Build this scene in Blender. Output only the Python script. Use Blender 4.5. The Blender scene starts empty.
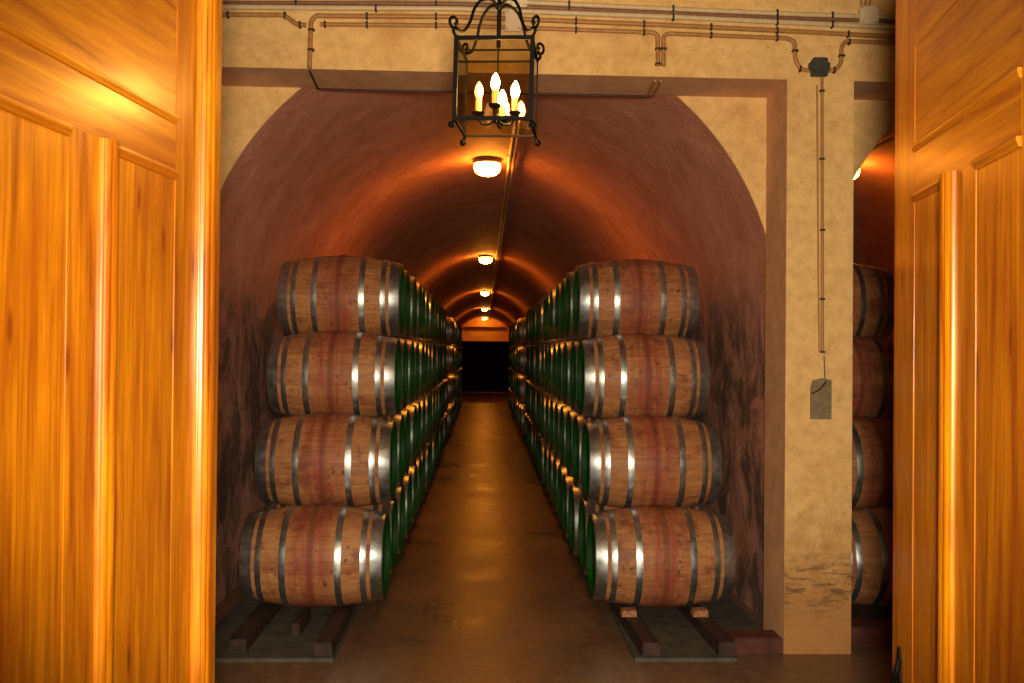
import bpy, bmesh, math, random
from mathutils import Vector, Matrix, Euler
random.seed(7)
PI = math.pi
sc = bpy.context.scene
COL = sc.collection
# ------------------------------------------------------------------ camera
F = 950.0
CAMH = 1.82
ROLL = 0.0087
def _w(px, py):
    v = Vector(((px-512)/F, -(py-341.5)/F, -1.0))
    return Matrix.Rotation(ROLL, 3, 'Z') @ v
_v = _w(484, 350)
YAW = math.atan(-_v.x); PITCH = math.atan(-_v.y)
RM = Matrix.Rotation(-YAW, 3, 'Z') @ Matrix.Rotation(PI/2 + PITCH, 3, 'X') @ Matrix.Rotation(ROLL, 3, 'Z')
CAM = Vector((0, 0, CAMH))
AX = RM @ Vector((0, 0, -1))
def ray(px, py): return RM @ Vector(((px-512)/F, -(py-341.5)/F, -1.0))
def PY(px, py, y):                       # a photo pixel on the plane y
    r = ray(px, py); return CAM + r*(y/r.y)
def PD(px, py, d):                       # a photo pixel at depth d
    return CAM + ray(px, py)*d
cd = bpy.data.cameras.new('camera'); cam = bpy.data.objects.new('camera', cd); COL.objects.link(cam)
cd.sensor_width = 36; cd.lens = F/1024*36; cd.clip_start = .05; cd.clip_end = 200
cam.matrix_world = Matrix.Translation(CAM) @ RM.to_4x4()
sc.camera = cam
# ------------------------------------------------------------------ materials
class NT:
    def __init__(s, name):
        s.m = bpy.data.materials.new(name); s.m.use_nodes = True
        s.t = s.m.node_tree; s.b = s.t.nodes['Principled BSDF']; s.out = s.t.nodes['Material Output']
    def n(s, typ, **k):
        nd = s.t.nodes.new(typ)
        for a, v in k.items():
            if a.startswith('_'): setattr(nd, a[1:], v)
            else: nd.inputs[a.replace('__', ' ')].default_value = v
        return nd
    def l(s, a, b): s.t.links.new(a, b)
    def coord(s, kind='Object', scale=(1,1,1), rot=(0,0,0), loc=(0,0,0)):
        tc = s.n('ShaderNodeTexCoord'); mp = s.n('ShaderNodeMapping')
        mp.inputs['Scale'].default_value = scale; mp.inputs['Rotation'].default_value = rot
        mp.inputs['Location'].default_value = loc
        if kind == 'World':
            g = s.n('ShaderNodeNewGeometry'); s.l(g.outputs['Position'], mp.inputs['Vector'])
        else: s.l(tc.outputs[kind], mp.inputs['Vector'])
        return mp.outputs['Vector']
    def noise(s, vec, scale, detail=4, rough=.6, dist=0):
        nd = s.n('ShaderNodeTexNoise'); nd.inputs['Scale'].default_value = scale
        nd.inputs['Detail'].default_value = detail; nd.inputs['Roughness'].default_value = rough
        nd.inputs['Distortion'].default_value = dist
        s.l(vec, nd.inputs['Vector']); return nd.outputs['Fac']
    def ramp(s, fac, stops, interp='LINEAR'):
        r = s.n('ShaderNodeValToRGB'); r.color_ramp.interpolation = interp
        els = r.color_ramp.elements
        while len(els) < len(stops): els.new(.5)
        for e, (p, c) in zip(els, stops):
            e.position = p; e.color = (c[0], c[1], c[2], 1) if not isinstance(c, (int, float)) else (c, c, c, 1)
        s.l(fac, r.inputs['Fac']); return r.outputs['Color']
    def mix(s, fac, a, b, mode='MIX'):
        m = s.n('ShaderNodeMix', _data_type='RGBA', _blend_type=mode)
        for k, v in ((0, fac), (6, a), (7, b)):
            if isinstance(v, bpy.types.NodeSocket): s.l(v, m.inputs[k])
            elif k == 0: m.inputs[k].default_value = v
            else: m.inputs[k].default_value = (v[0], v[1], v[2], 1)
        return m.outputs[2]
    def math(s, op, a, b=None, c=None):
        m = s.n('ShaderNodeMath', _operation=op)
        for k, v in enumerate((a, b, c)):
            if v is None: continue
            if isinstance(v, bpy.types.NodeSocket): s.l(v, m.inputs[k])
            else: m.inputs[k].default_value = v
        return m.outputs[0]
    def bump(s, h, strength=.3, dist=.01):
        b = s.n('ShaderNodeBump'); b.inputs['Strength'].default_value = strength; b.inputs['Distance'].default_value = dist
        s.l(h, b.inputs['Height']); s.l(b.outputs['Normal'], s.b.inputs['Normal'])
    def set(s, col=None, rough=None, metal=None, coat=None, spec=None):
        for nm, v in (('Base Color', col), ('Roughness', rough), ('Metallic', metal), ('Coat Weight', coat), ('Specular IOR Level', spec)):
            if v is None: continue
            if isinstance(v, bpy.types.NodeSocket): s.l(v, s.b.inputs[nm])
            elif nm == 'Base Color': s.b.inputs[nm].default_value = (v[0], v[1], v[2], 1)
            else: s.b.inputs[nm].default_value = v
        return s.m
def plain(name, col, rough=.5, metal=0, var=.25, scale=30, spec=None):
    t = NT(name); v = t.coord('World')
    n = t.noise(v, scale, 4)
    c = t.ramp(n, [(.3, [x*(1-var) for x in col]), (.7, [min(1, x*(1+var)) for x in col])])
    return t.set(c, rough, metal, spec=spec)
def mat_yellow():
    t = NT('yellow_limewash'); v = t.coord('World')
    big = t.noise(v, 1.7, 6, .65); fine = t.noise(v, 14, 6, .7)
    c = t.ramp(big, [(.3, (.56, .31, .10)), (.5, (.71, .44, .165)), (.7, (.78, .51, .20))])
    c = t.mix(t.ramp(fine, [(.38, 1.), (.62, 0.)]), c, (.50, .30, .10)) if False else t.mix(.5, c, t.ramp(fine, [(.3, (.46, .26, .10)), (.6, (.80, .52, .22))]))
    # stained, peeling foot of the wall
    sp = t.n('ShaderNodeSeparateXYZ'); t.l(v, sp.inputs[0])
    pn = t.noise(t.coord('World', (5, 5, 2.2)), 2.2, 7, .7)
    h = t.math('ADD', sp.outputs['Z'], t.math('MULTIPLY', t.math('SUBTRACT', pn, .5), 1.1))
    low = t.ramp(h, [(.35, 1.), (.95, 0.)])
    c = t.mix(t.math('MULTIPLY', low, .85), c, (.36, .16, .045))
    fl = t.noise(t.coord('World', (3, 3, 12)), 3, 6, .75)
    band = t.ramp(t.math('ABSOLUTE', t.math('SUBTRACT', sp.outputs['Z'], t.math('ADD', .42, t.math('MULTIPLY', fl, .0)))), [(.04, 1.), (.26, 0.)])
    c = t.mix(t.math('MULTIPLY', band, t.ramp(fl, [(.50, 0.), (.56, .85)])), c, (.14, .08, .04))
    # a rust run on the lintel
    dx = t.math('ABSOLUTE', t.math('SUBTRACT', sp.outputs['X'], -.56))
    dz = t.math('SUBTRACT', sp.outputs['Z'], 3.45)
    rn = t.math('ADD', dx, t.math('MULTIPLY', pn, .25))
    st = t.math('MULTIPLY', t.ramp(rn, [(.1, 1.), (.32, 0.)]), t.ramp(dz, [(.0, 0.), (.3, 1.)]))
    c = t.mix(t.math('MULTIPLY', st, .55), c, (.42, .13, .02))
    # dark pits
    pit = t.noise(v, 60, 2, .5); c = t.mix(t.ramp(pit, [(.22, .7), (.3, 0.)]), c, (.2, .1, .04))
    t.bump(t.mix(.5, fine, big), .6, .03)
    return t.set(c, .85, spec=.2)
def mat_tunnel():
    t = NT('red_tunnel_plaster'); v = t.coord('World')
    big = t.noise(v, .9, 7, .65, .6); mid = t.noise(v, 3.2, 8, .7, .4); fine = t.noise(v, 25, 5, .7)
    c = t.ramp(big, [(.3, (.48, .18, .12)), (.52, (.64, .28, .20)), (.72, (.76, .40, .30))])
    c = t.mix(.45, c, t.ramp(mid, [(.35, (.42, .165, .11)), (.65, (.78, .42, .32))]))
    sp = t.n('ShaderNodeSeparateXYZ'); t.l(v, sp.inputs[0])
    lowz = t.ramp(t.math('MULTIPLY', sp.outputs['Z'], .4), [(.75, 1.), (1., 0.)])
    # dark grey noise patches, only low on the walls
    grey_patch = t.ramp(t.noise(t.coord('World', (1, 1, .7)), 2.1, 7, .7, .5), [(.43, 0.), (.55, 1.)])
    c = t.mix(t.math('MULTIPLY', t.math('MULTIPLY', grey_patch, lowz), .85), c, (.10, .075, .055))
    fl = t.ramp(t.noise(v, 7, 6, .75), [(.60, 0.), (.66, 1.)])
    c = t.mix(t.math('MULTIPLY', fl, t.math('MULTIPLY', lowz, .7)), c, (.80, .52, .42))
    # pale scuffs
    sc_ = t.ramp(t.noise(t.coord('World', (1, 2.5, 1), (0, .8, .3)), 1.6, 8, .78, 1.2), [(.55, 0.), (.66, .65)])
    c = t.mix(sc_, c, (.55, .32, .22))
    t.bump(t.mix(.6, fine, mid), .9, .03)
    return t.set(c, .7, spec=.3)
def mat_floor():
    t = NT('worn_concrete_floor'); v = t.coord('World')
    a = t.noise(v, 1.3, 7, .65, .4); b = t.noise(v, 12, 6, .7)
    c = t.ramp(a, [(.3, (.12, .065, .034)), (.7, (.22, .13, .07))])
    c = t.mix(.4, c, t.ramp(b, [(.38, (.09, .048, .025)), (.62, (.26, .15, .08))]))
    r = t.ramp(a, [(.35, .26), (.65, .40)])
    t.bump(t.mix(.5, t.noise(v, 9, 4), b), .35, .01)
    return t.set(c, r, spec=.5)
def mat_wood_door(horizontal=False, name='varnished_oak', tint=0):
    t = NT(name)
    s = (14, 14, .9) if not horizontal else (.9, .9, 14)
    oi = t.n('ShaderNodeObjectInfo')
    add = t.n('ShaderNodeVectorMath', _operation='ADD')
    t.l(t.coord('Object', s), add.inputs[0]); 
    sc3 = t.n('ShaderNodeVectorMath', _operation='SCALE'); sc3.inputs['Scale'].default_value = 37.0
    cx = t.n('ShaderNodeCombineXYZ'); t.l(oi.outputs['Random'], cx.inputs[0]); t.l(oi.outputs['Random'], cx.inputs[2])
    t.l(cx.outputs[0], sc3.inputs[0]); t.l(sc3.outputs[0], add.inputs[1])
    v = add.outputs[0]
    g1 = t.noise(v, .55, 5, .6, 2.2); g2 = t.noise(v, 3.0, 6, .65, .5)
    s2 = (60, 60, 1.2) if not horizontal else (1.2, 1.2, 60)
    g3 = t.noise(t.coord('Object', s2), 1.5, 4, .6)
    k = (1, .97, .9) if tint == 0 else (1, 1, 1)
    c = t.ramp(g1, [(.30, (.18, .032, .0005)), (.42, (.34, .095, .001)), (.56, (.50, .185, .002)), (.72, (.37, .095, .001))])
    c = t.mix(.4, c, t.ramp(g2, [(.38, (.18, .032, .0005)), (.62, (.55, .205, .003))]))
    c = t.mix(t.ramp(g3, [(.3, .45), (.5, 0.)]), c, (.12, .022, .001))
    # knots
    vo = t.n('ShaderNodeTexVoronoi'); vo.inputs['Scale'].default_value = 1.0
    vo.voronoi_dimensions = '2D'
    t.l(t.coord('Object', (4.6, 4.6, 1.25) if not horizontal else (1.25, 1.25, 4.6), (PI/2, 0, 0), (.3, .37, 0)), vo.inputs['Vector'])
    kn = t.ramp(vo.outputs['Distance'], [(.02, 1.), (.055, 0.)])
    halo = t.ramp(vo.outputs['Distance'], [(.03, .5), (.16, 0.)])
    c = t.mix(halo, c, (.26, .06, .001))
    blot = t.noise(t.coord('Object', (3, 3, .8) if not horizontal else (.8, .8, 3)), 1.3, 4, .6, .8)
    c = t.mix(t.ramp(blot, [(.5, 0.), (.68, .6)]), c, (.26, .055, .001))
    c = t.mix(t.math('MULTIPLY', kn, .75), c, (.15, .025, .002))
    t.bump(g3, .12, .003)
    t.b.inputs['Coat Roughness'].default_value = .22
    t.b.inputs['Coat Tint'].default_value = (1, .85, .55, 1)
    return t.set(c, .40, coat=.42, spec=.3)
def mat_stave():
    t = NT('oak_staves'); tc = t.n('ShaderNodeTexCoord'); o = tc.outputs['Object']
    sp = t.n('ShaderNodeSeparateXYZ'); t.l(o, sp.inputs[0])
    oi = t.n('ShaderNodeObjectInfo'); rnd = oi.outputs['Random']
    ang = t.math('ARCTAN2', sp.outputs['Z'], sp.outputs['Y'])
    st = t.math('MULTIPLY', t.math('ADD', ang, t.math('MULTIPLY', rnd, 0.0)), 26/(2*PI))
    fl = t.math('FLOOR', st); fr = t.math('FRACT', st)
    wn = t.n('ShaderNodeTexWhiteNoise', _noise_dimensions='2D'); cb = t.n('ShaderNodeCombineXYZ')
    t.l(fl, cb.inputs[0]); t.l(rnd, cb.inputs[1]); t.l(cb.outputs[0], wn.inputs['Vector'])
    c = t.ramp(wn.outputs['Value'], [(0, (.27, .10, .034)), (.5, (.40, .165, .06)), (1, (.52, .24, .09))])
    off = t.n('ShaderNodeVectorMath', _operation='ADD'); cc = t.n('ShaderNodeCombineXYZ')
    t.l(t.math('MULTIPLY', rnd, 23.), cc.inputs[0]); t.l(t.math('MULTIPLY', rnd, 61.), cc.inputs[1])
    t.l(o, off.inputs[0]); t.l(cc.outputs[0], off.inputs[1])
    mp = t.n('ShaderNodeMapping'); mp.inputs['Scale'].default_value = (2.2, 22, 22); t.l(off.outputs[0], mp.inputs['Vector'])
    g = t.noise(mp.outputs[0], 2.0, 6, .7)
    c = t.mix(.5, c, t.ramp(g, [(.32, (.19, .07, .026)), (.66, (.58, .28, .11))]))
    # wine red middle between the bilge hoops, running down the sides
    ax = t.math('ABSOLUTE', sp.outputs['X'])
    mp2 = t.n('ShaderNodeMapping'); mp2.inputs['Scale'].default_value = (30, 2.4, 2.4); t.l(off.outputs[0], mp2.inputs['Vector'])
    run = t.noise(mp2.outputs[0], 1.0, 5, .7)
    mid = t.ramp(ax, [(.07, 1.), (.17, 0.)])
    c = t.mix(t.math('MULTIPLY', mid, t.ramp(run, [(.36, .1), (.58, .85)])), c, (.30, .06, .035))
    core = t.ramp(t.math('ADD', ax, t.math('MULTIPLY', run, .08)), [(.045, 1.), (.07, 0.)])
    c = t.mix(t.math('MULTIPLY', core, .6), c, (.11, .02, .015))
    # dark spots and mould
    sp2 = t.noise(off.outputs[0], 22, 5, .7); c = t.mix(t.ramp(sp2, [(.33, .9), (.40, 0.)]), c, (.07, .02, .014))
    sp3 = t.noise(off.outputs[0], 5, 5, .7); c = t.mix(t.ramp(sp3, [(.36, .8), (.48, 0.)]), c, (.20, .055, .028))
    seam = t.math('MINIMUM', fr, t.math('SUBTRACT', 1., fr))
    c = t.mix(t.ramp(seam, [(.01, .4), (.05, 0.)]), c, (.10, .03, .012))
    t.bump(g, .25, .004)
    return t.set(c, .55, spec=.3)
def mat_hoop():
    t = NT('galvanised_hoop'); v = t.coord('World')
    n = t.noise(v, 18, 5, .6)
    c = t.ramp(n, [(.3, (.27, .29, .30)), (.7, (.50, .53, .55))])
    r = t.ramp(n, [(.3, .32), (.7, .42)])
    return t.set(c, r, .95)
def mat_green():
    t = NT('green_barrel_head'); n = t.noise(t.coord('Object'), 9, 5)
    c = t.ramp(n, [(.3, (.001, .030, .003)), (.7, (.003, .070, .006))])
    return t.set(c, .45, spec=.5)
def emis(name, col, s):
    t = NT(name); t.b.inputs['Base Color'].default_value = (.9, .8, .6, 1)
    t.b.inputs['Emission Color'].default_value = (*col, 1); t.b.inputs['Emission Strength'].default_value = s
    return t.m
def mat_glass():
    t = NT('lantern_glass'); tr = t.n('ShaderNodeBsdfTransparent'); gl = t.n('ShaderNodeBsdfGlossy')
    tr.inputs[0].default_value = (.93, .88, .76, 1); gl.inputs['Roughness'].default_value = .02
    fr = t.n('ShaderNodeFresnel'); fr.inputs[0].default_value = 1.5
    mx = t.n('ShaderNodeMixShader'); t.l(fr.outputs[0], mx.inputs[0]); t.l(tr.outputs[0], mx.inputs[1]); t.l(gl.outputs[0], mx.inputs[2])
    t.l(mx.outputs[0], t.out.inputs['Surface']); return t.m
M = dict(
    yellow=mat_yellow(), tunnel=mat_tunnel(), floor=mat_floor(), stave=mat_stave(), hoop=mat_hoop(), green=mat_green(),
    oak=mat_wood_door(), oakh=mat_wood_door(True, 'varnished_oak_rail'), glass=mat_glass(),
    headwood=plain('oak_head', (.30, .12, .045), .6), slab=plain('grey_slab', (.07, .065, .048), .8, var=.4, scale=9),
    timber=plain('dark_stained_timber', (.035, .012, .007), .7, var=.8, scale=18), redtimber=plain('red_brown_timber', (.09, .02, .011), .7, var=.4, scale=10),
    chock=plain('pale_chock_wood', (.34, .15, .06), .7, var=.4), iron=plain('black_iron', (.003, .0025, .002), .55, 0, var=.3, spec=.08),
    pipe=plain('ochre_painted_pipe', (.36, .17, .05), .5, var=.2), pale=plain('pale_pipe', (.55, .42, .24), .45, var=.12),
    brown=plain('brown_pipe', (.20, .08, .04), .5, var=.2), clip=plain('rusty_clip', (.035, .010, .006), .6),
    white=plain('cream_plastic', (.68, .55, .36), .5, var=.06), greybox=plain('dark_grey_plastic', (.035, .04, .028), .55),
    plate=plain('grey_metal_plate', (.20, .15, .075), .6, .3, var=.2), gate=plain('dark_gate_wood', (.006, .004, .004), .9, spec=.1),
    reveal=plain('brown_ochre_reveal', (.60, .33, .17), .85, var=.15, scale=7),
    wallroom=plain('entrance_plaster', (.5, .36, .16), .9, var=.1, scale=4), ceil=plain('ceiling_plaster', (.55, .38, .14), .9, var=.15, scale=3),
    lampglass=emis('lamp_glass', (1, .31, .024), 80), lampbase=plain('lamp_base', (.05, .03, .02), .5),
    bulb=emis('lit_bulb', (1, .52, .12), 480), bulbdim=emis('dim_bulb', (1, .55, .16), 2.4), candle=plain('cream_candle', (.62, .42, .16), .5, var=.08),
    bung=plain('bung', (.05, .012, .012), .6),
)
# ------------------------------------------------------------------ mesh helpers
def link(name, bm, mats, parent=None, smooth=False, loc=None):
    me = bpy.data.meshes.new(name); bmesh.ops.recalc_face_normals(bm, faces=bm.faces[:])
    bm.to_mesh(me); bm.free()
    for m in (mats if isinstance(mats, (list, tuple)) else [mats]): me.materials.append(m)
    if smooth:
        for p in me.polygons: p.use_smooth = True
        try: me.set_sharp_from_angle(angle=math.radians(38))
        except Exception: pass
    o = bpy.data.objects.new(name, me); COL.objects.link(o)
    if parent: o.parent = parent
    if loc is not None: o.location = loc
    return o
def empty(name, loc, rot=(0, 0, 0)):
    o = bpy.data.objects.new(name, None); COL.objects.link(o); o.location = loc; o.rotation_euler = rot
    o.empty_display_size = .1
    return o
def tag(o, label, cat, group=None, kind=None):
    o['label'] = label; o['category'] = cat
    if group: o['group'] = group
    if kind: o['kind'] = kind
    return o
def struct(o): o['kind'] = 'structure'; return o
def box(bm, x0, x1, y0, y1, z0, z1, bev=0, mat=0, M4=None):
    vs = [bm.verts.new((x, y, z)) for x in (x0, x1) for y in (y0, y1) for z in (z0, z1)]
    fs = [bm.faces.new([vs[i] for i in f]) for f in ((0,1,3,2),(4,6,7,5),(0,4,5,1),(2,3,7,6),(0,2,6,4),(1,5,7,3))]
    if bev:
        es = list({e for f in fs for e in f.edges})
        r = bmesh.ops.bevel(bm, geom=es, offset=bev, segments=2, affect='EDGES')
        vs = list({v for f in r['faces'] for v in f.verts} | {v for v in vs if v.is_valid}); fs = [f for f in fs if f.is_valid]+r['faces']
    for f in fs:
        if f.is_valid: f.material_index = mat
    if M4: bmesh.ops.transform(bm, matrix=M4, verts=[v for v in vs if v.is_valid])
    return vs
def prism(bm, pts, y0, y1, mat=0):          # polygon in x,z extruded along y
    a = [bm.verts.new((p[0], y0, p[1])) for p in pts]; b = [bm.verts.new((p[0], y1, p[1])) for p in pts]
    fs = [bm.faces.new(a), bm.faces.new(b[::-1])]
    n = len(pts)
    for i in range(n): fs.append(bm.faces.new((a[i], b[i], b[(i+1) % n], a[(i+1) % n])))
    for f in fs: f.material_index = mat
def lathe(bm, prof, axis='z', n=24, mat=0, c=(0, 0, 0), closed=True):   # prof: (r, t)
    rings = []
    for r, t in prof:
        ring = []
        for i in range(n):
            a = 2*PI*i/n
            u, v = r*math.cos(a), r*math.sin(a)
            p = (u, v, t) if axis == 'z' else ((t, u, v) if axis == 'x' else (u, t, v))
            ring.append(bm.verts.new((p[0]+c[0], p[1]+c[1], p[2]+c[2])))
        rings.append(ring)
    for a, b in zip(rings, rings[1:]):
        for i in range(n):
            bm.faces.new((a[i], a[(i+1) % n], b[(i+1) % n], b[i])).material_index = mat
    if closed:
        bm.faces.new(rings[0]).material_index = mat; bm.faces.new(rings[-1][::-1]).material_index = mat
def smoothpath(pts, r=.04, k=5):
    pts = [Vector(p) for p in pts]; out = [pts[0]]
    for a, b, c in zip(pts, pts[1:], pts[2:]):
        d1, d2 = a-b, c-b; q = min(r, d1.length*.45, d2.length*.45)
        p, s = b+d1.normalized()*q, b+d2.normalized()*q
        for i in range(k+1):
            t = i/k; out.append(p*(1-t)**2+b*2*t*(1-t)+s*t*t)
    out.append(pts[-1]); return out
def spline(pts, k=6):
    pts = [Vector(p) for p in pts]; P = [pts[0]]+pts+[pts[-1]]; out = []
    for i in range(1, len(P)-2):
        for j in range(k):
            t = j/k; a, b, c, d = P[i-1], P[i], P[i+1], P[i+2]
            out.append(.5*((2*b)+(-a+c)*t+(2*a-5*b+4*c-d)*t*t+(-a+3*b-3*c+d)*t**3))
    out.append(pts[-1]); return out
def tube(bm, pts, r, n=10, mat=0, r1=None):
    pts = [Vector(p) for p in pts]; prev = None; rings = []
    up = Vector((0, .31, .95)).normalized()
    N = len(pts)
    for i, p in enumerate(pts):
        t = (pts[min(i+1, N-1)]-pts[max(i-1, 0)]).normalized()
        if prev is None:
            s = t.cross(up)
            if s.length < .1: s = t.cross(Vector((1, 0, 0)))
        else: s = prev-t*prev.dot(t)
        s.normalize(); prev = s; w = t.cross(s)
        rr = r if r1 is None else r+(r1-r)*i/(N-1)
        rings.append([bm.verts.new(p+s*rr*math.cos(2*PI*j/n)+w*rr*math.sin(2*PI*j/n)) for j in range(n)])
    for a, b in zip(rings, rings[1:]):
        for j in range(n): bm.faces.new((a[j], a[(j+1) % n], b[(j+1) % n], b[j])).material_index = mat
    bm.faces.new(rings[0]).material_index = mat; bm.faces.new(rings[-1][::-1]).material_index = mat
def ball(bm, c, r, mat=0):
    d = bmesh.ops.create_uvsphere(bm, u_segments=12, v_segments=8, radius=r, matrix=Matrix.Translation(c))
    for v in d['verts']:
        for f in v.link_faces: f.material_index = mat
NEW = bmesh.new
# ------------------------------------------------------------------ the setting
YF, YB = 5.70, 6.12            # front wall, back of its recess
CX, RA = .018, 1.888            # the main vault
ZC = CAMH+.22
CX2 = 4.05
ZCEIL = 4.25
YEND = 61.9
bm = NEW(); box(bm, -4, 8.5, -3, 66, -.2, 0); struct(link('floor', bm, M['floor']))
XJ0, XJ1, XP = -1.735, 1.825, 2.235
zl = PY(205, 66.5, YF); zr = PY(783, 79.5, YF)
sl = (zr.z-zl.z)/(zr.x-zl.x)
def zs(x): return zl.z+(x-zl.x)*sl
bm = NEW()
prism(bm, [(-3.4, 0), (XJ0, 0), (XJ0, zs(XJ0)), (XJ1, zs(XJ1)), (XJ1, 0), (XP, 0), (XP, zs(XP)), (5.9, zs(5.9)), (5.9, 0), (6.4, 0), (6.4, ZCEIL), (-3.4, ZCEIL)], YF, YB)
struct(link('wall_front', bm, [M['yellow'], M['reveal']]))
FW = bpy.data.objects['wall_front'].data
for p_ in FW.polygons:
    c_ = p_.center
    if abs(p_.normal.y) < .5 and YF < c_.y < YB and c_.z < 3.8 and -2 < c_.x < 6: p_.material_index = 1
def arch_wall(bm, cx, x0, x1, z1, y0, y1):
    n = 48; R = RA
    arc = [(cx-R*math.cos(PI*i/n), ZC+R*math.sin(PI*i/n)) for i in range(n+1)]
    prism(bm, [(x0, 0), (cx-R, 0), (cx-R, ZC), (x0, ZC)], y0, y1)
    prism(bm, [(cx+R, 0), (x1, 0), (x1, ZC), (cx+R, ZC)], y0, y1)
    T = [(x0, ZC)] + [(x0, z1)] + arc[n//2:n//2+1][0:0]
    left = [(x0, ZC)]+[p for p in arc[:n//2+1]]+[(cx, z1), (x0, z1)]
    right = arc[n//2:]+[(x1, ZC), (x1, z1), (cx, z1)]
    prism(bm, left, y0, y1); prism(bm, right, y0, y1)
bm = NEW(); arch_wall(bm, CX, -2.3, 2.04, ZCEIL, YB, YB+.015); arch_wall(bm, CX2, 2.04, 6.2, ZCEIL, YB, YB+.015)
struct(link('wall_arches', bm, M['yellow']))
def vault(name, cx, y0, y1, ny):
    bm = NEW(); n = 40
    def prof(R): return [(cx-R, 0)]+[(cx-R*math.cos(PI*i/n), ZC+R*math.sin(PI*i/n)) for i in range(n+1)]+[(cx+R, 0)]
    a, b = prof(RA), prof(RA+.06)
    ring = a+b[::-1]
    ys = [y0+(y1-y0)*i/ny for i in range(ny+1)]
    R = [[bm.verts.new((p[0], y, p[1])) for p in ring] for y in ys]
    N = len(ring)
    for r, s in zip(R, R[1:]):
        for i in range(N): bm.faces.new((r[i], r[(i+1) % N], s[(i+1) % N], s[i]))
    bm.faces.new(R[0]); bm.faces.new(R[-1][::-1])
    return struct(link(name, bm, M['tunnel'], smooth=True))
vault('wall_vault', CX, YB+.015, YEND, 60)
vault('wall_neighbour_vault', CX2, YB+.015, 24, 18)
# far end wall of the long vault (with its lintel) and of the neighbour
bm = NEW(); box(bm, CX-2, CX+2, YEND, YEND+.3, 0, 4.1)
struct(link('wall_far', bm, M['yellow']))
bm = NEW(); box(bm, CX-1.86, CX+1.86, YEND-.45, YEND, CAMH+1.50, CAMH+2.12); struct(link('wall_far_lintel', bm, M['yellow']))
bm = NEW(); box(bm, CX2-1.95, CX2+1.95, 24, 24.3, 0, 4.1); struct(link('wall_neighbour_end', bm, M['tunnel']))
# corridor between the entrance and the cellar front
bm = NEW(); box(bm, -3.6, -3.4, -.5, YB, 0, ZCEIL); struct(link('wall_left', bm, M['wallroom']))
bm = NEW(); box(bm, 6.2, 6.4, -.5, YF, 0, ZCEIL); struct(link('wall_right', bm, M['wallroom']))
bm = NEW(); box(bm, -3.6, 6.4, -.2, YB, ZCEIL, ZCEIL+.15); struct(link('ceiling', bm, M['ceil']))
# entrance wall, doors
LEAF, TH, DZ0, DZ1 = 1.0, .05, .012, 2.93
dL = Vector((math.sin(YAW+math.atan(.083)), math.cos(YAW+math.atan(.083)), 0))     # from hinge to free edge
dR = Vector((math.sin(YAW+math.atan(.124)), math.cos(YAW+math.atan(.124)), 0))
eL = PD(205, 350, 2.60); eR = PD(894, 350, 2.85)
eL.z = eR.z = 0
hL, hR = eL-dL*LEAF, eR-dR*LEAF
u = (hR-hL).normalized(); nrm = Vector((u.y, -u.x, 0))       # towards the camera side
W = (hR-hL).length
EW = Matrix.Translation(hL) @ Matrix(((u.x, nrm.x, 0), (u.y, nrm.y, 0), (0, 0, 1))).to_4x4()
bm = NEW()
for a in ((-2.9, -.06, .03, .30, 0, ZCEIL), (W+.06, W+5.2, .03, .30, 0, ZCEIL), (-.06, W+.06, .03, .30, 2.98, ZCEIL)):
    box(bm, *a, M4=EW)
struct(link('wall_entrance', bm, M['wallroom']))
bm = NEW()
box(bm, -1.7, -1.55, -2.3, 1.2, 0, 3.2); box(bm, 1.75, 1.9, -2.3, 1.35, 0, 3.2); box(bm, -1.7, 1.9, -2.45, -2.3, 0, 3.2)
struct(link('wall_vestibule', bm, M['wallroom']))
bm = NEW(); box(bm, -1.7, 1.9, -2.45, 1.2, 3.2, 3.3); struct(link('ceiling_vestibule', bm, M['wallroom']))

def ribbed(bm, a, b, z0, z1, h, side, face, vertical=True, ribs=3):
    """a moulding running along z (vertical) from s=a..b or along s; projects h from the face.
       local axes: x = distance from the free edge, y = face direction"""
    n = 6*ribs; pts = []
    for i in range(n+1):
        t = i/n
        q = (1-t) if side > 0 else t
        t2 = math.sin(q*PI/2)                     # dense near the steep side
        y_ = h*math.cos(q*PI/2)
        pts.append((1-t2 if side > 0 else t2, y_ + .10*h*abs(math.sin(PI*ribs*q))))
    pts[0 if side > 0 else -1] = (pts[0 if side > 0 else -1][0], 0)
    if side < 0: pts.sort()
    if vertical:
        prof = [(a+(b-a)*t, y) for t, y in pts]+[(b, -.004), (a, -.004)]
        lo = [bm.verts.new((x, face*y, z0)) for x, y in prof]; hi = [bm.verts.new((x, face*y, z1)) for x, y in prof]
    else:
        prof = [(z0+(z1-z0)*t, y) for t, y in pts]+[(z1, -.004), (z0, -.004)]
        lo = [bm.verts.new((a, face*y, z)) for z, y in prof]; hi = [bm.verts.new((b, face*y, z)) for z, y in prof]
    N = len(prof); bm.faces.new(lo); bm.faces.new(hi[::-1])
    for i in range(N): bm.faces.new((lo[i], lo[(i+1) % N], hi[(i+1) % N], hi[i]))
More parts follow.
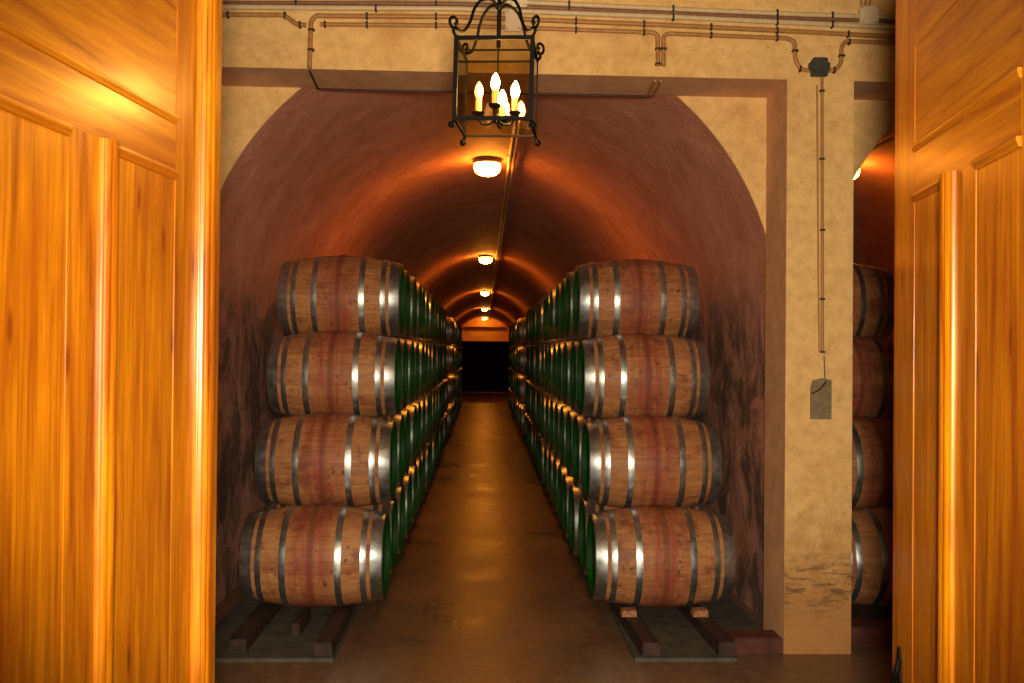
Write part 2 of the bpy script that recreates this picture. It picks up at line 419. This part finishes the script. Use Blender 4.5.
def door(name, edge, d, face, astragal, label, ma=.487, mb=.54, st=.675):
    # local x runs from the free edge towards the hinge, local +y*face towards the passage
    x = -d; y = Vector((-x.y, x.x, 0))
    e = empty(name, (edge.x, edge.y, 0)); e.rotation_euler = (0, 0, math.atan2(x.y, x.x))
    struct(e); e['label'] = label
    t = TH*-face
    def bx_(nm, x0, x1, z0, z1, m, rec=0, bev=.0007, **k):
        bm = NEW(); ya, yb = sorted((-face*rec, t+face*rec)); box(bm, x0, x1, ya, yb, z0, z1, bev); return link(nm, bm, m, e)
    ZA, ZB, ZC_ = CAMH+.445, CAMH+.585, CAMH+.862
    zlow = .30
    bx_('stile', 0, .197, DZ0, DZ1, M['oak']); bx_('stile', .545, st, zlow, ZA, M['oak']); bx_('stile', .93, LEAF, DZ0, DZ1, M['oak'])
    bx_('rail', .197, .93, DZ0, zlow, M['oakh']); bx_('rail', .197, .93, ZA, ZB, M['oakh']); bx_('rail', .197, .93, ZC_, DZ1, M['oakh'])
    bx_('panel', .197, .545, zlow, ZA, M['oak'], .0015); bx_('panel', st, .93, zlow, ZA, M['oak'], .0015); bx_('panel', .197, .93, ZB, ZC_, M['oakh'], .0015)
    for a, b in ((ma, mb),):
        bm = NEW(); ribbed(bm, a, b, zlow, ZA+.003, .022, -1, face); link('moulding', bm, M['oak'], e)
    for a, b in ((.199, ma), (st+.002, .93)):
        bm = NEW(); ribbed(bm, a, b, ZA-.022, ZA, .010, 1, face, False, 2); link('moulding', bm, M['oakh'], e)
        bm = NEW(); ribbed(bm, a, b, zlow, zlow+.028, .010, -1, face, False, 2); link('moulding', bm, M['oakh'], e)
    bm = NEW(); ribbed(bm, .199, .93, ZB-.022, ZB, .008, 1, face, False, 2); link('moulding', bm, M['oakh'], e)
    if astragal:
        bm = NEW(); ribbed(bm, .03, .075, DZ0, DZ1, .034, -1, face, ribs=4); box(bm, -.012, .03, *sorted((face*.0, face*.034)), DZ0, DZ1, .003)
        link('astragal', bm, M['oak'], e)
    return e
d1 = door('door_1', eL, dL, 1, True, 'left varnished orange oak door leaf with panels, swung open', .528, .572, .692)
d2 = door('door_2', eR, dR, -1, False, 'right varnished orange oak door leaf with panels, swung open')
# wrought iron handle on the right leaf
bm = NEW()
for k, (z, w) in enumerate(((.965, .012), (.93, .022), (.885, .014), (.84, .026), (.80, .013), (.755, .024), (.70, .012))):
    pass
pr = [(.969, .002), (.955, .010), (.935, .016), (.915, .008), (.90, .013), (.88, .020), (.86, .010), (.845, .016), (.82, .026), (.79, .013), (.76, .02), (.72, .024), (.69, .010), (.66, .003)]
L = [(.085-w, z) for z, w in pr]; Rr = [(.085+w*.9, z-.006) for z, w in pr]
a = [bm.verts.new((x, .0, z)) for x, z in L+Rr[::-1]]; b = [bm.verts.new((x, -.007, z)) for x, z in L+Rr[::-1]]
n = len(a); bm.faces.new(b)
for i in range(n): bm.faces.new((a[i], a[(i+1) % n], b[(i+1) % n], b[i]))
tube(bm, spline([(.09, -.004, .93), (.098, -.014, .90), (.082, -.022, .85), (.098, -.022, .80), (.085, -.016, .75), (.09, -.006, .72)]), .008, 8)
ball(bm, (.09, -.024, .825), .012)
hd = link('door_handle', bm, M['iron'], d2, True); hd['label'] = 'black wrought iron handle plate'

# ------------------------------------------------------------------ slabs, rails
def slab(x0, x1, label):
    bm = NEW(); box(bm, x0, x1, 5.56, 5.92, 0, .022); box(bm, x0, x1 if x1 < 0 else 1.82, 5.92, 17.6, 0, .022)
    tag(link('concrete_slab', bm, M['slab']), label, 'slab')
slab(-1.72, -.86, 'low grey concrete slab under the left barrel stack'); slab(.90, 1.50, 'low grey concrete slab under the right barrel stack')
def rail(xa, xb, y0, y1, label, w=.11, h=.08, grp=None):
    bm = NEW(); n = 24; ring = []
    for i in range(n+1):
        t = i/n; x = xa+(xb-xa)*min(1, t*10) if True else 0; y = y0+(y1-y0)*t
        j = .004*math.sin(i*2.3+xa*7)
        ring.append([bm.verts.new(p) for p in ((x-w/2+j, y, .022), (x+w/2+j, y, .022), (x+w/2-.006+j, y, .022+h), (x-w/2+.006+j, y, .022+h))])
    for a, b in zip(ring, ring[1:]):
        for k in range(4): bm.faces.new((a[k], a[(k+1) % 4], b[(k+1) % 4], b[k]))
    bm.faces.new(ring[0]); bm.faces.new(ring[-1][::-1])
    o = link('timber_rail', bm, M['timber']); tag(o, label, 'rail', grp); return o
rail(-.925, -.925, 5.60, 17.4, 'dark timber rail under left barrel stack, beside the aisle')
rail(-1.44, -1.44, 5.66, 17.4, 'dark timber rail under left barrel stack, nearer the tunnel wall')
rail(1.0, .955, 5.59, 17.4, 'dark timber rail under right barrel stack, beside the aisle')
rail(1.46, 1.42, 5.60, 17.4, 'dark timber rail under right barrel stack, nearer the tunnel wall')
for s, t in ((-1, 'left'), (1, 'right')):
    for q, nm in ((.93, 'beside the aisle'), (1.43, 'nearer the wall')):
        rail(s*q, s*q, 18.6, 28.6, f'dark timber rail under farther {t} barrel stack, {nm}')
# red brown timber kerbs at the foot of the recess
bm = NEW(); a = PY(735, 655, 5.86); b = PY(778, 655, 5.86)
box(bm, 1.52, XJ1-.004, 5.70, 5.88, .0, .095, .008); tag(link('timber_kerb', bm, M['redtimber']), 'red brown timber block lying against the foot of the pillar', 'timber block')
bm = NEW(); box(bm, XP+.003, 3.6, 5.84, 6.05, 0, .12, .008); tag(link('timber_kerb', bm, M['redtimber']), 'red brown timber kerb in the opening right of the pillar', 'timber kerb')
# ------------------------------------------------------------------ barrels
RB, RH, HL = .335, .274, .455
def Rp(x): return RB-(RB-RH)*abs(x/HL)**1.9
HOOPS = [(-.453, -.380), (-.354, -.316), (-.198, -.156), (.156, .198), (.316, .354), (.380, .453)]
def staves_bm(mat=0, n=52):
    bm = NEW(); prof = [(RH-.03, -HL)]+[(Rp(-HL+2*HL*i/14), -HL+2*HL*i/14) for i in range(15)]+[(RH-.03, HL)]
    lathe(bm, prof, 'x', n, mat, closed=False)
    lathe(bm, [(RH-.03, -HL), (RH-.022, -HL+.035)], 'x', n, mat, closed=False)
    lathe(bm, [(RH-.022, HL-.035), (RH-.03, HL)], 'x', n, mat, closed=False)
    return bm
def add_hoop(bm, a, b, n=52, mat=0):
    t = .0035; pr = []
    for i in range(4): x = a+(b-a)*i/3; pr.append((Rp(x)+t+(.001 if i in (1, 2) else 0), x))
    pr = [(Rp(a)-.002, a)]+pr+[(Rp(b)-.002, b)]
    lathe(bm, pr, 'x', n, mat, closed=False)
def head_bm(s, n=52, mat=0, chime=True):
    bm = NEW(); 
    if chime: lathe(bm, [(RH+.0045, s*(HL-.004)), (RH+.0045, s*(HL+.003)), (RH-.032, s*(HL+.003)), (RH-.024, s*(HL-.03)), (.0005, s*(HL-.03))], 'x', n, mat, closed=False)
    else: lathe(bm, [(RH-.022, s*(HL-.035)), (.0005, s*(HL-.033))], 'x', n, mat, closed=False)
    return bm
def make_barrel():
    r = empty('wine_barrel', (0, 0, 0))
    link('staves', staves_bm(), M['stave'], r, True)
    h = link('barrel_head', head_bm(1), M['green'], r, True); h['label'] = 'green painted barrel head'
    link('barrel_head', head_bm(-1, chime=False), M['headwood'], r, True)
    for a, b in HOOPS:
        bm = NEW(); add_hoop(bm, a, b); link('hoop', bm, M['hoop'], r, True)
    bm = NEW(); lathe(bm, [(.024, -.01), (.022, .005)], 'z', 14, c=(0, 0, RB)); link('bung', bm, M['bung'], r, True)
    return r
def make_small():                     # background barrels: one mesh each
    bm = staves_bm(0, 28)
    for a, b in HOOPS: add_hoop(bm, a, b, 28, 1)
    for s, m in ((1, 2), (-1, 3)):
        b2 = head_bm(s, 28, m, s == 1); me = bpy.data.meshes.new('tmp'); b2.to_mesh(me); b2.free(); bm.from_mesh(me); bpy.data.meshes.remove(me)
    return link('wine_barrel', bm, [M['stave'], M['hoop'], M['green'], M['headwood']], smooth=True)
proto = make_barrel(); kids = list(proto.children); small = make_small()
used = {'p': False, 's': False}
def barrel(x, y, z, rz, spin, label, grp, full=True, sc_=1.0):
    if full:
        if not used['p']: o = proto; used['p'] = True
        else:
            o = proto.copy(); COL.objects.link(o)
            for k in kids: c = k.copy(); c.parent = o; COL.objects.link(c)
    else:
        if not used['s']: o = small; used['s'] = True
        else: o = small.copy(); COL.objects.link(o)
    o.location = (x, y, z); o.rotation_euler = Euler((spin, 0, rz), 'XYZ')
    # tilt so that the bung keeps near the top: small spin only
    tag(o, label, 'barrel', grp); return o
ROWN = ['bottom', 'second', 'third', 'top']
ORD = ['front', 'second', 'third', 'fourth', 'fifth', 'sixth', 'seventh', 'eighth', 'ninth', 'tenth', 'eleventh', 'twelfth', 'thirteenth', 'fourteenth', 'fifteenth', 'sixteenth']
PIT, RPT = .685, .592
Z0 = .434
Y1 = 6.42
# photo: inner-head and outer positions per row (the rows are not quite flush)
offs = {-1: [-1.10, -1.088, -1.092, -1.10], 1: [1.192, 1.186, 1.182, 1.178]}
ROWW = ['bottom row', 'second lowest row', 'second highest row', 'top row']
for s, nm in ((-1, 'left'), (1, 'right')):
    for r in range(4):
        for k in range(16-r):
            x = offs[s][r]+(random.uniform(-.012, .012) if k else 0); y = Y1+r*PIT/2+k*PIT; z = Z0+r*RPT
            if k == 0: lab = f'front oak wine barrel with steel hoops, {ROWW[r]} of the near {nm} stack'
            else: lab = f'barrel with green head in {ROWW[r]} of near {nm} stack, {ORD[k]} from front'
            barrel(x, y, z, 0 if s < 0 else PI, random.uniform(-.25, .25), lab, f'green-headed barrels in the near {nm} stack', full=(k < 6))
    for r in range(4):
        for k in range(14-r):
            x = offs[s][r]+random.uniform(-.012, .012); y = 18.95+r*PIT/2+k*PIT; z = Z0+r*RPT
            barrel(x, y, z, 0 if s < 0 else PI, random.uniform(-.3, .3),
                   f'dim distant barrel in {ROWW[r]} of far {nm} stack, {ORD[k]} from front', f'barrels in the far {nm} stack', full=False)
for r in range(4):
    for k in range(3):
        x = 2.70+.03*(3-r); y = Y1+r*PIT/2+k*PIT; z = Z0+r*RPT
        lab = f'dim red-lit barrel behind the yellow pillar, {ROWW[r]}' if k == 0 else f'shadowed barrel behind the yellow pillar, {ROWW[r]}, {ORD[k]} from front'
        barrel(x, y, z, 0, random.uniform(-.2, .2), lab, 'barrels in the neighbouring vault', full=(k == 0))
rail(2.47, 2.47, 6.06, 8.6, 'dark timber rail in the neighbouring vault, beside the pillar'); rail(2.98, 2.98, 6.06, 8.6, 'dark timber rail in the neighbouring vault, farther from the pillar')
# chocks under the front barrels
for x, lab in ((-1.16, 'small dark wedge hanging under the front left barrel'), ):
    bm = NEW(); prism(bm, [(x-.03, .022), (x+.03, .022), (x+.02, .098), (x-.02, .098)], 6.0, 6.36); tag(link('wooden_wedge', bm, M['timber']), lab, 'wedge')
for x, lab in ((.955, 'pale wooden chock under right front barrel, nearer the aisle'), (1.42, 'pale wooden chock under right front barrel, nearer the wall')):
    bm = NEW(); y = 6.13
    v = [(x-.05, .102), (x+.05, .102), (x+.045, .145), (x-.045, .14)]
    prism(bm, v, y, y+.09); tag(link('wooden_chock', bm, M['chock']), lab, 'chock')
# ------------------------------------------------------------------ gate at the far end of the aisle
g = empty('dark_gate', (CX, 41, 0)); tag(g, 'black double gate closing the far end of the aisle', 'gate')
for s in (-1, 1):
    bm = NEW(); x0, x1 = sorted((s*.0005, s*1.6)); box(bm, x0, x1, -.03, .03, 0.01, 2.2)
    for i in range(8): box(bm, x0+.02+i*(x1-x0-.04)/8, x0+.02+(i+.8)*(x1-x0-.04)/8, -.045, -.03, .05, 2.15)
    link('gate_leaf', bm, M['gate'], g)
    bm = NEW(); box(bm, *sorted((s*1.6, s*1.8)), -.08, .08, 0, 2.24); link('gate_post', bm, M['gate'], g)
# ------------------------------------------------------------------ vault lamps and conduit
ZA_ = ZC+RA
ldist = [10.45, 21.1, 33.6, 47.0, 60.6]
def vlamp(x, y, label, grp):
    e = empty('ceiling_lamp', (x, y, ZA_)); tag(e, label, 'lamp', grp)
    bm = NEW(); lathe(bm, [(.155, -.004), (.16, -.045), (.15, -.06)], 'z', 28); link('lamp_base', bm, M['lampbase'], e, True)
    bm = NEW(); lathe(bm, [(.145, -.055), (.148, -.10), (.135, -.145), (.10, -.175), (.05, -.19), (.002, -.195)], 'z', 28); link('lamp_glass', bm, M['lampglass'], e, True)
for i, y in enumerate(ldist):
    vlamp(CX, y, f'round glowing orange lamp at the vault crown, {["nearest", "second", "third", "fourth", "fifth and farthest"][i]} along the tunnel', 'lamps along the vault crown')
vlamp(CX2-.05, 10.42, 'glowing lamp on the neighbouring vault, seen right of the pillar', None)
def vz(x, cx, r=.02): return ZC+math.sqrt((RA-r)**2-(x-cx)**2)
e = empty('vault_conduit', (.28, 6.3, vz(.28, CX))); tag(e, 'pair of thin conduits running along the vault crown beside the lamps', 'conduit')
for dx in (-.022, .022):
    bm = NEW(); tube(bm, [(dx, 0, -.03), (dx, 55, -.03)], .021, 8); link('conduit', bm, M['pale'], e, True)
for k in range(18):
    bm = NEW(); box(bm, -.05, .05, .5+k*3.1, .53+k*3.1, -.045, -.006); link('clip', bm, M['clip'], e)
e = empty('vault_conduit', (CX2-.18, 6.3, vz(.2, 0))); tag(e, 'thin conduit on the neighbouring vault beyond the pillar', 'conduit')
bm = NEW(); tube(bm, [(0, 0, -.025), (0, 12, -.025)], .018, 8); link('conduit', bm, M['pale'], e, True)
# ------------------------------------------------------------------ wall pipes
def pipe(pts, r, m, label, clips=(), rr=.05, y=None, grp=None):
    yy = (YF-r-.002) if y is None else y
    P = [PY(a, b, yy) for a, b in pts]; e = empty('wall_pipe', P[0]); tag(e, label, 'pipe', grp)
    bm = NEW(); tube(bm, [p-P[0] for p in smoothpath(P, rr)], r, 10); link('pipe', bm, m, e, True)
    for a, b, v in clips:
        c = PY(a, b, yy)-P[0]; bm = NEW(); w = r+.0045
        if v: box(bm, c.x-w, c.x+w, c.y-r-.003, c.y+r, c.z-.006, c.z+.006, .0015)
        else: box(bm, c.x-.006, c.x+.006, c.y-r-.003, c.y+r, c.z-w, c.z+w, .0015)
        link('pipe_clip', bm, M['clip'], e)
    return e
pipe([(196, -3.5), (330, -2.5), (455, -1), (540, 3), (670, 9), (800, 14.5), (915, 18)], .0150, M['pale'], 'topmost pale pipe running across the whole wall above the arch', [(569, 4.5, 0), (673, 9, 0), (777, 13.3, 0), (832, 15.6, 0)])
pipe([(196, 2.5), (330, 3), (455, 4), (540, 7.5), (670, 13), (800, 18.5), (915, 22)], .0125, M['brown'], 'brown pipe just under the topmost pale pipe', [(296, 3, 0), (436, 4, 0), (569, 8.9, 0), (777, 17.7, 0)])
pipe([(196, 6.7), (330, 8), (455, 8.7), (540, 12), (670, 17), (800, 23), (915, 28.5)], .0160, M['pale'], 'pale pipe running full width, third down on the wall', [(376, 8.2, 0), (673, 17.2, 0), (777, 22, 0), (832, 24.6, 0)])
pipe([(309.5, 68), (311, 21), (316, 15.5), (330, 16), (455, 16.8), (540, 20), (670, 25.3), (797, 31.5), (915, 38)], .0145, M['pipe'], 'ochre pipe that turns down the wall near its left end', [(311.5, 30, 1), (311, 50, 1), (367, 16.2, 0), (436, 16.6, 0), (576, 21, 0), (644, 24, 0), (711, 27, 0), (777, 30.5, 0), (848, 34.4, 0)])
pipe([(196, 14.5), (284, 15), (291, 20), (297, 24.5), (306, 25.2)], .0145, M['pipe'], 'short ochre pipe at far left stepping down in a bend', [(228, 15, 0), (285, 15.4, 0), (300, 25, 0)], .025)
pipe([(320, 24.4), (455, 25.6), (540, 28.5), (653, 32.5), (657.5, 35), (658, 66)], .0135, M['pipe'], 'lowest ochre pipe left of centre, turning down at its right end', [(325, 24.5, 0), (367, 24.8, 0), (436, 25.4, 0), (576, 29.8, 0), (644, 32.3, 0), (658, 49, 1), (658, 64, 1)])
pipe([(663.5, 66), (663.5, 36), (668, 33.5), (788, 38.5), (794.5, 42), (795, 60), (801, 70), (812, 70.5)], .0135, M['pipe'], 'ochre pipe looping down into the dark junction box from the left', [(663.5, 49, 1), (711, 35.2, 0), (777, 38, 0), (795, 51, 1), (800, 69, 0)], .04)
pipe([(824, 71), (835, 70), (841, 64), (841.5, 46), (846, 41), (915, 44)], .0135, M['pipe'], 'ochre pipe rising from the dark junction box to the right', [(841.5, 56, 1), (849, 42, 0), (834, 70.4, 0)], .03)
pipe([(822, 77), (822.5, 353)], .0095, M['pipe'], 'vertical pipe down the yellow pillar below the junction box', [(822, 91, 1), (822, 159, 1), (822.5, 230, 1), (822.5, 299, 1), (822.5, 352, 1)])
pipe([(817, 85), (818.5, 300), (819.5, 352)], .006, M['pipe'], 'thin shorter vertical pipe on the yellow pillar, left of the pair')
pipe([(824, 356), (825, 379)], .003, M['clip'], 'thin dark wire from the pillar pipes to the metal plate')
pipe([(302, 24.8), (296, 24.6)], .004, M['clip'], 'stub of dark wire at the bend of the far left pipe') if False else None
# cable along the head of the arch
e0 = [PY(309, 70, YF+.02), PY(318, 84.5, YB-.012)]
bm = NEW(); P = [PY(318, 85, YB-.008), PY(460, 88, YB-.008), PY(600, 90, YB-.008), PY(652, 92, YB-.008)]
P = [PY(309.5, 69.6, YF+.01)]+P
for p in P: p.z = min(p.z, zs(p.x)-.009)
tube(bm, smoothpath(P, .03), .007, 8); tag(link('cable', bm, M['clip']), 'dark cable running along the head of the arch under the lintel', 'cable')
for px, nm in ((652, 'left'), (658, 'right')):
    bm = NEW(); a = PY(px+3, 76, YF+.05); b = PY(px-5, 92, YB-.04); a.z = zs(a.x)-.012; b.z = zs(b.x)-.012
    tube(bm, [a, b], .008, 8); tag(link('pipe_stub', bm, M['pipe'], smooth=True), f'short pipe under the lintel right of the lantern, {nm} of two', 'pipe')
def jbox(px0, py0, px1, py1, d, m, name, label, cat, lidcol=None, shape=0):
    a = PY(px0, py1, YF); b = PY(px1, py0, YF); cx_, cz_ = (a.x+b.x)/2, (a.z+b.z)/2
    e = empty(name, (cx_, YF, cz_)); tag(e, label, cat); w, h = (b.x-a.x)/2, (b.z-a.z)/2
    bm = NEW(); box(bm, -w*.94, w*.94, -d*.8, 0, -h*.94, h*.94, .004)
    link('box_body', bm, m, e)
    bm = NEW(); box(bm, -w, w, -d, -d*.7, -h, h, .006); link('box_lid', bm, m, e)
    bm = NEW()
    for sx in (-1, 1):
        for sz in (-1, 1): lathe(bm, [(.004, -d-.002), (.004, -d+.004)], 'y', 8, c=(sx*w*.78, 0, sz*h*.78))
    link('screws', bm, M['clip'], e); return e
jbox(505, 12, 521, 33, .05, M['white'], 'junction_box', 'cream box on the wall just behind the lantern', 'junction box')
jbox(508, -14, 527, 9, .045, M['white'], 'junction_box', 'cream box at the picture top above the lantern', 'junction box')
jbox(857, 9.5, 875, 26.5, .06, M['white'], 'junction_box', 'square cream junction box at upper right beside the open door', 'junction box')
jb = jbox(810, 60, 825, 75, .06, M['greybox'], 'junction_box', 'dark grey junction box on the pillar between two pipe loops', 'junction box')
bm = NEW(); 
for s in (-1, 1): box(bm, s*.05-.012, s*.05+.012, -.05, -.01, -.03, .02, .004)
box(bm, -.05, .05, -.05, -.01, -.062, -.035, .004)
link('cable_gland', bm, M['greybox'], jb)
for dx, lab in ((-3, 'leftmost'), (1.5, 'middle'), (6, 'rightmost')):
    pipe([(864+dx*.5, 12), (864+dx, 2), (868+dx*1.6, -26)], .007, M['pipe'], f'cable rising above the square cream box, {lab} of three', rr=.02)
# metal plate low on the pillar
a = PY(810, 419, YF); b = PY(831, 378, YF)
e = empty('wall_plate', ((a.x+b.x)/2, YF, (a.z+b.z)/2)); tag(e, 'grey metal cover plate on the yellow pillar under the pipes', 'plate')
w, h = (b.x-a.x)/2, (b.z-a.z)/2
bm = NEW(); prism(bm, [(-w, -h), (w, -h), (w, h*.9), (w*.1, h), (-w*.8, h*.88), (-w, h*.5)], -.012, 0); link('cover', bm, M['plate'], e)
bm = NEW(); tube(bm, spline([(-w*.95, -.016, h*.25), (-w*.2, -.02, h*.45), (w*.45, -.018, h*.85)]), .005, 8); link('wire', bm, M['clip'], e)
# ------------------------------------------------------------------ lantern
LA = YAW+math.radians(5.1)
fc = PD(492.3, 118.5, 3.32)
S = .268; H = .283
cen = fc+Vector((math.sin(LA), math.cos(LA), 0))*(S/2)
lt = empty('lantern', (cen.x, cen.y, cen.z), (math.radians(-.5), math.radians(.9), -LA)); tag(lt, 'square glazed wrought iron lantern with lit candle bulbs, hanging from ceiling', 'lantern')
h2 = S/2; T = .0065
def barb(bm, a, b, t=T):
    x0, x1 = sorted((a[0], b[0])); y0, y1 = sorted((a[1], b[1])); z0, z1 = sorted((a[2], b[2]))
    box(bm, x0-t, x1+t, y0-t, y1+t, z0-t, z1+t)
bm = NEW()
for z in (0, H):
    for s in (-1, 1):
        barb(bm, (-h2, s*h2, z), (h2, s*h2, z), T if s < 0 else .0035); barb(bm, (s*h2, -h2, z), (s*h2, h2, z), .0045)
for sx in (-1, 1):
    for sy in (-1, 1): barb(bm, (sx*h2, sy*h2, 0), (sx*h2, sy*h2, H), .0075 if sy < 0 else .0035)
link('lantern_frame', bm, M['iron'], lt)
for sx in (-1, 1):
    for sy in (-1, 1):
        bm = NEW(); tube(bm, [(sx*h2, sy*h2, -.004), (sx*(h2+.006), sy*(h2+.006), -.02)], .006, 8); ball(bm, (sx*(h2+.008), sy*(h2+.008), -.024), .0125)
        link('lantern_foot', bm, M['iron'], lt, True)
        # scroll arm: rises from the top corner, curls outward, sweeps to the centre rod
        d = Vector((sx, sy, 0)).normalized()
        def q(r, z): return d*r+Vector((0, 0, z))
        c0 = h2*math.sqrt(2)
        bm = NEW()
        pts = [q(c0-.004, H), q(c0+.014, H+.02), q(c0+.006, H+.036), q(c0-.012, H+.03), q(c0-.035, H+.035), q(c0-.06, H+.075), q(c0-.075, H+.12), q(c0-.105, H+.16), q(c0-.15, H+.175), q(.012, H+.16)]
        tube(bm, spline(pts), .0055, 8)
        curl = [q(c0-.012, H+.03)]
        for i in range(10):
            a_ = -1.9+i*.62; rr_ = .026-.0019*i
            curl.append(q(c0+.010+rr_*math.cos(a_), H+.055+rr_*math.sin(a_)))
        tube(bm, spline(curl), .0052, 8); ball(bm, curl[-1], .008)
        link('scroll_arm', bm, M['iron'], lt, True)
for k in range(4):
    bm = NEW()
    if k < 2: s = -1 if k == 0 else 1; box(bm, -h2+.004, h2-.004, s*h2-.0012, s*h2+.0012, .004, H-.004)
    else: s = -1 if k == 2 else 1; box(bm, s*h2-.0012, s*h2+.0012, -h2+.004, h2-.004, .004, H-.004)
    link('glass_pane', bm, M['glass'], lt)
zc = ZCEIL-cen.z
bm = NEW(); tube(bm, [(0, 0, .035), (0, 0, H+.02)], .003, 8); tube(bm, [(0, 0, H+.01), (0, 0, H+.62)], .008, 10); ball(bm, (0, 0, H+.16), .016); ball(bm, (0, 0, H+.2), .012); ball(bm, (0, 0, .035), .014)
box(bm, -h2, h2, -.003, .003, H-.003, H+.003)
link('centre_rod', bm, M['iron'], lt, True)
nl = int((zc-H-.62)/.036)
bm = NEW()
for i in range(nl+1):
    z = H+.635+i*(zc-.06-H-.635)/nl; pts = []
    for j in range(17):
        a_ = 2*PI*j/16; p = (0.010*math.cos(a_), 0, z+.022*math.sin(a_)); pts.append(p if i % 2 else (p[1], p[0], p[2]))
    tube(bm, pts, .0035, 6)
link('chain', bm, M['iron'], lt, True)
bm = NEW(); lathe(bm, [(.012, zc-.075), (.03, zc-.05), (.06, zc-.02), (.065, zc-.004)], 'z', 20); link('ceiling_rose', bm, M['iron'], lt, True)
for k, (ax, ay, zz, lit) in enumerate(((-.066, -.01, .052, 0), (.0, -.066, .066, 1), (.066, .0, .056, 1), (.012, .066, .044, 1))):
    e = 'candle'
    bm = NEW(); tube(bm, spline([(0, 0, .035), (ax*.35, ay*.35, .012), (ax*.8, ay*.8, .012), (ax, ay, zz-.012)]), .0045, 8)
    arm = link('candle_arm', bm, M['iron'], lt, True)
    bm = NEW(); lathe(bm, [(.006, zz-.016), (.02, zz-.008), (.024, zz), (.014, zz+.003)], 'z', 16, c=(ax, ay, 0)); link('drip_cup', bm, M['iron'], arm, True)
    bm = NEW(); lathe(bm, [(.0115, zz+.002), (.0115, zz+.052)], 'z', 16, c=(ax, ay, 0)); link('candle_sleeve', bm, M['candle'], arm, True)
    bm = NEW(); lathe(bm, [(.008, zz+.05), (.0145, zz+.066), (.016, zz+.078), (.0125, zz+.094), (.006, zz+.107), (.0005, zz+.114)], 'z', 16, c=(ax, ay, 0))
    b_ = link('bulb', bm, M['bulb' if lit else 'bulbdim'], arm, True)
# ------------------------------------------------------------------ light
def point(name, loc, e, col, r):
    l = bpy.data.lights.new(name, 'POINT'); l.energy = e; l.color = col; l.shadow_soft_size = r
    o = bpy.data.objects.new(name, l); COL.objects.link(o); o.location = loc; return o
l = bpy.data.lights.new('camera_flash', 'SPOT'); l.energy = 1000; l.color = (1, .84, .60); l.shadow_soft_size = .13
l.spot_size = math.radians(66); l.spot_blend = .55
fl_ = bpy.data.objects.new('camera_flash', l); COL.objects.link(fl_)
fl_.matrix_world = Matrix.Translation((.05, -.25, CAMH+.05)) @ RM.to_4x4()
w = bpy.data.worlds.new('world'); sc.world = w; w.use_nodes = True
w.node_tree.nodes['Background'].inputs[0].default_value = (.02, .015, .01, 1)
vs = sc.view_settings; vs.view_transform = 'Standard'; vs.look = 'None'; vs.exposure = .22; vs.gamma = 1; vs.use_curve_mapping = False
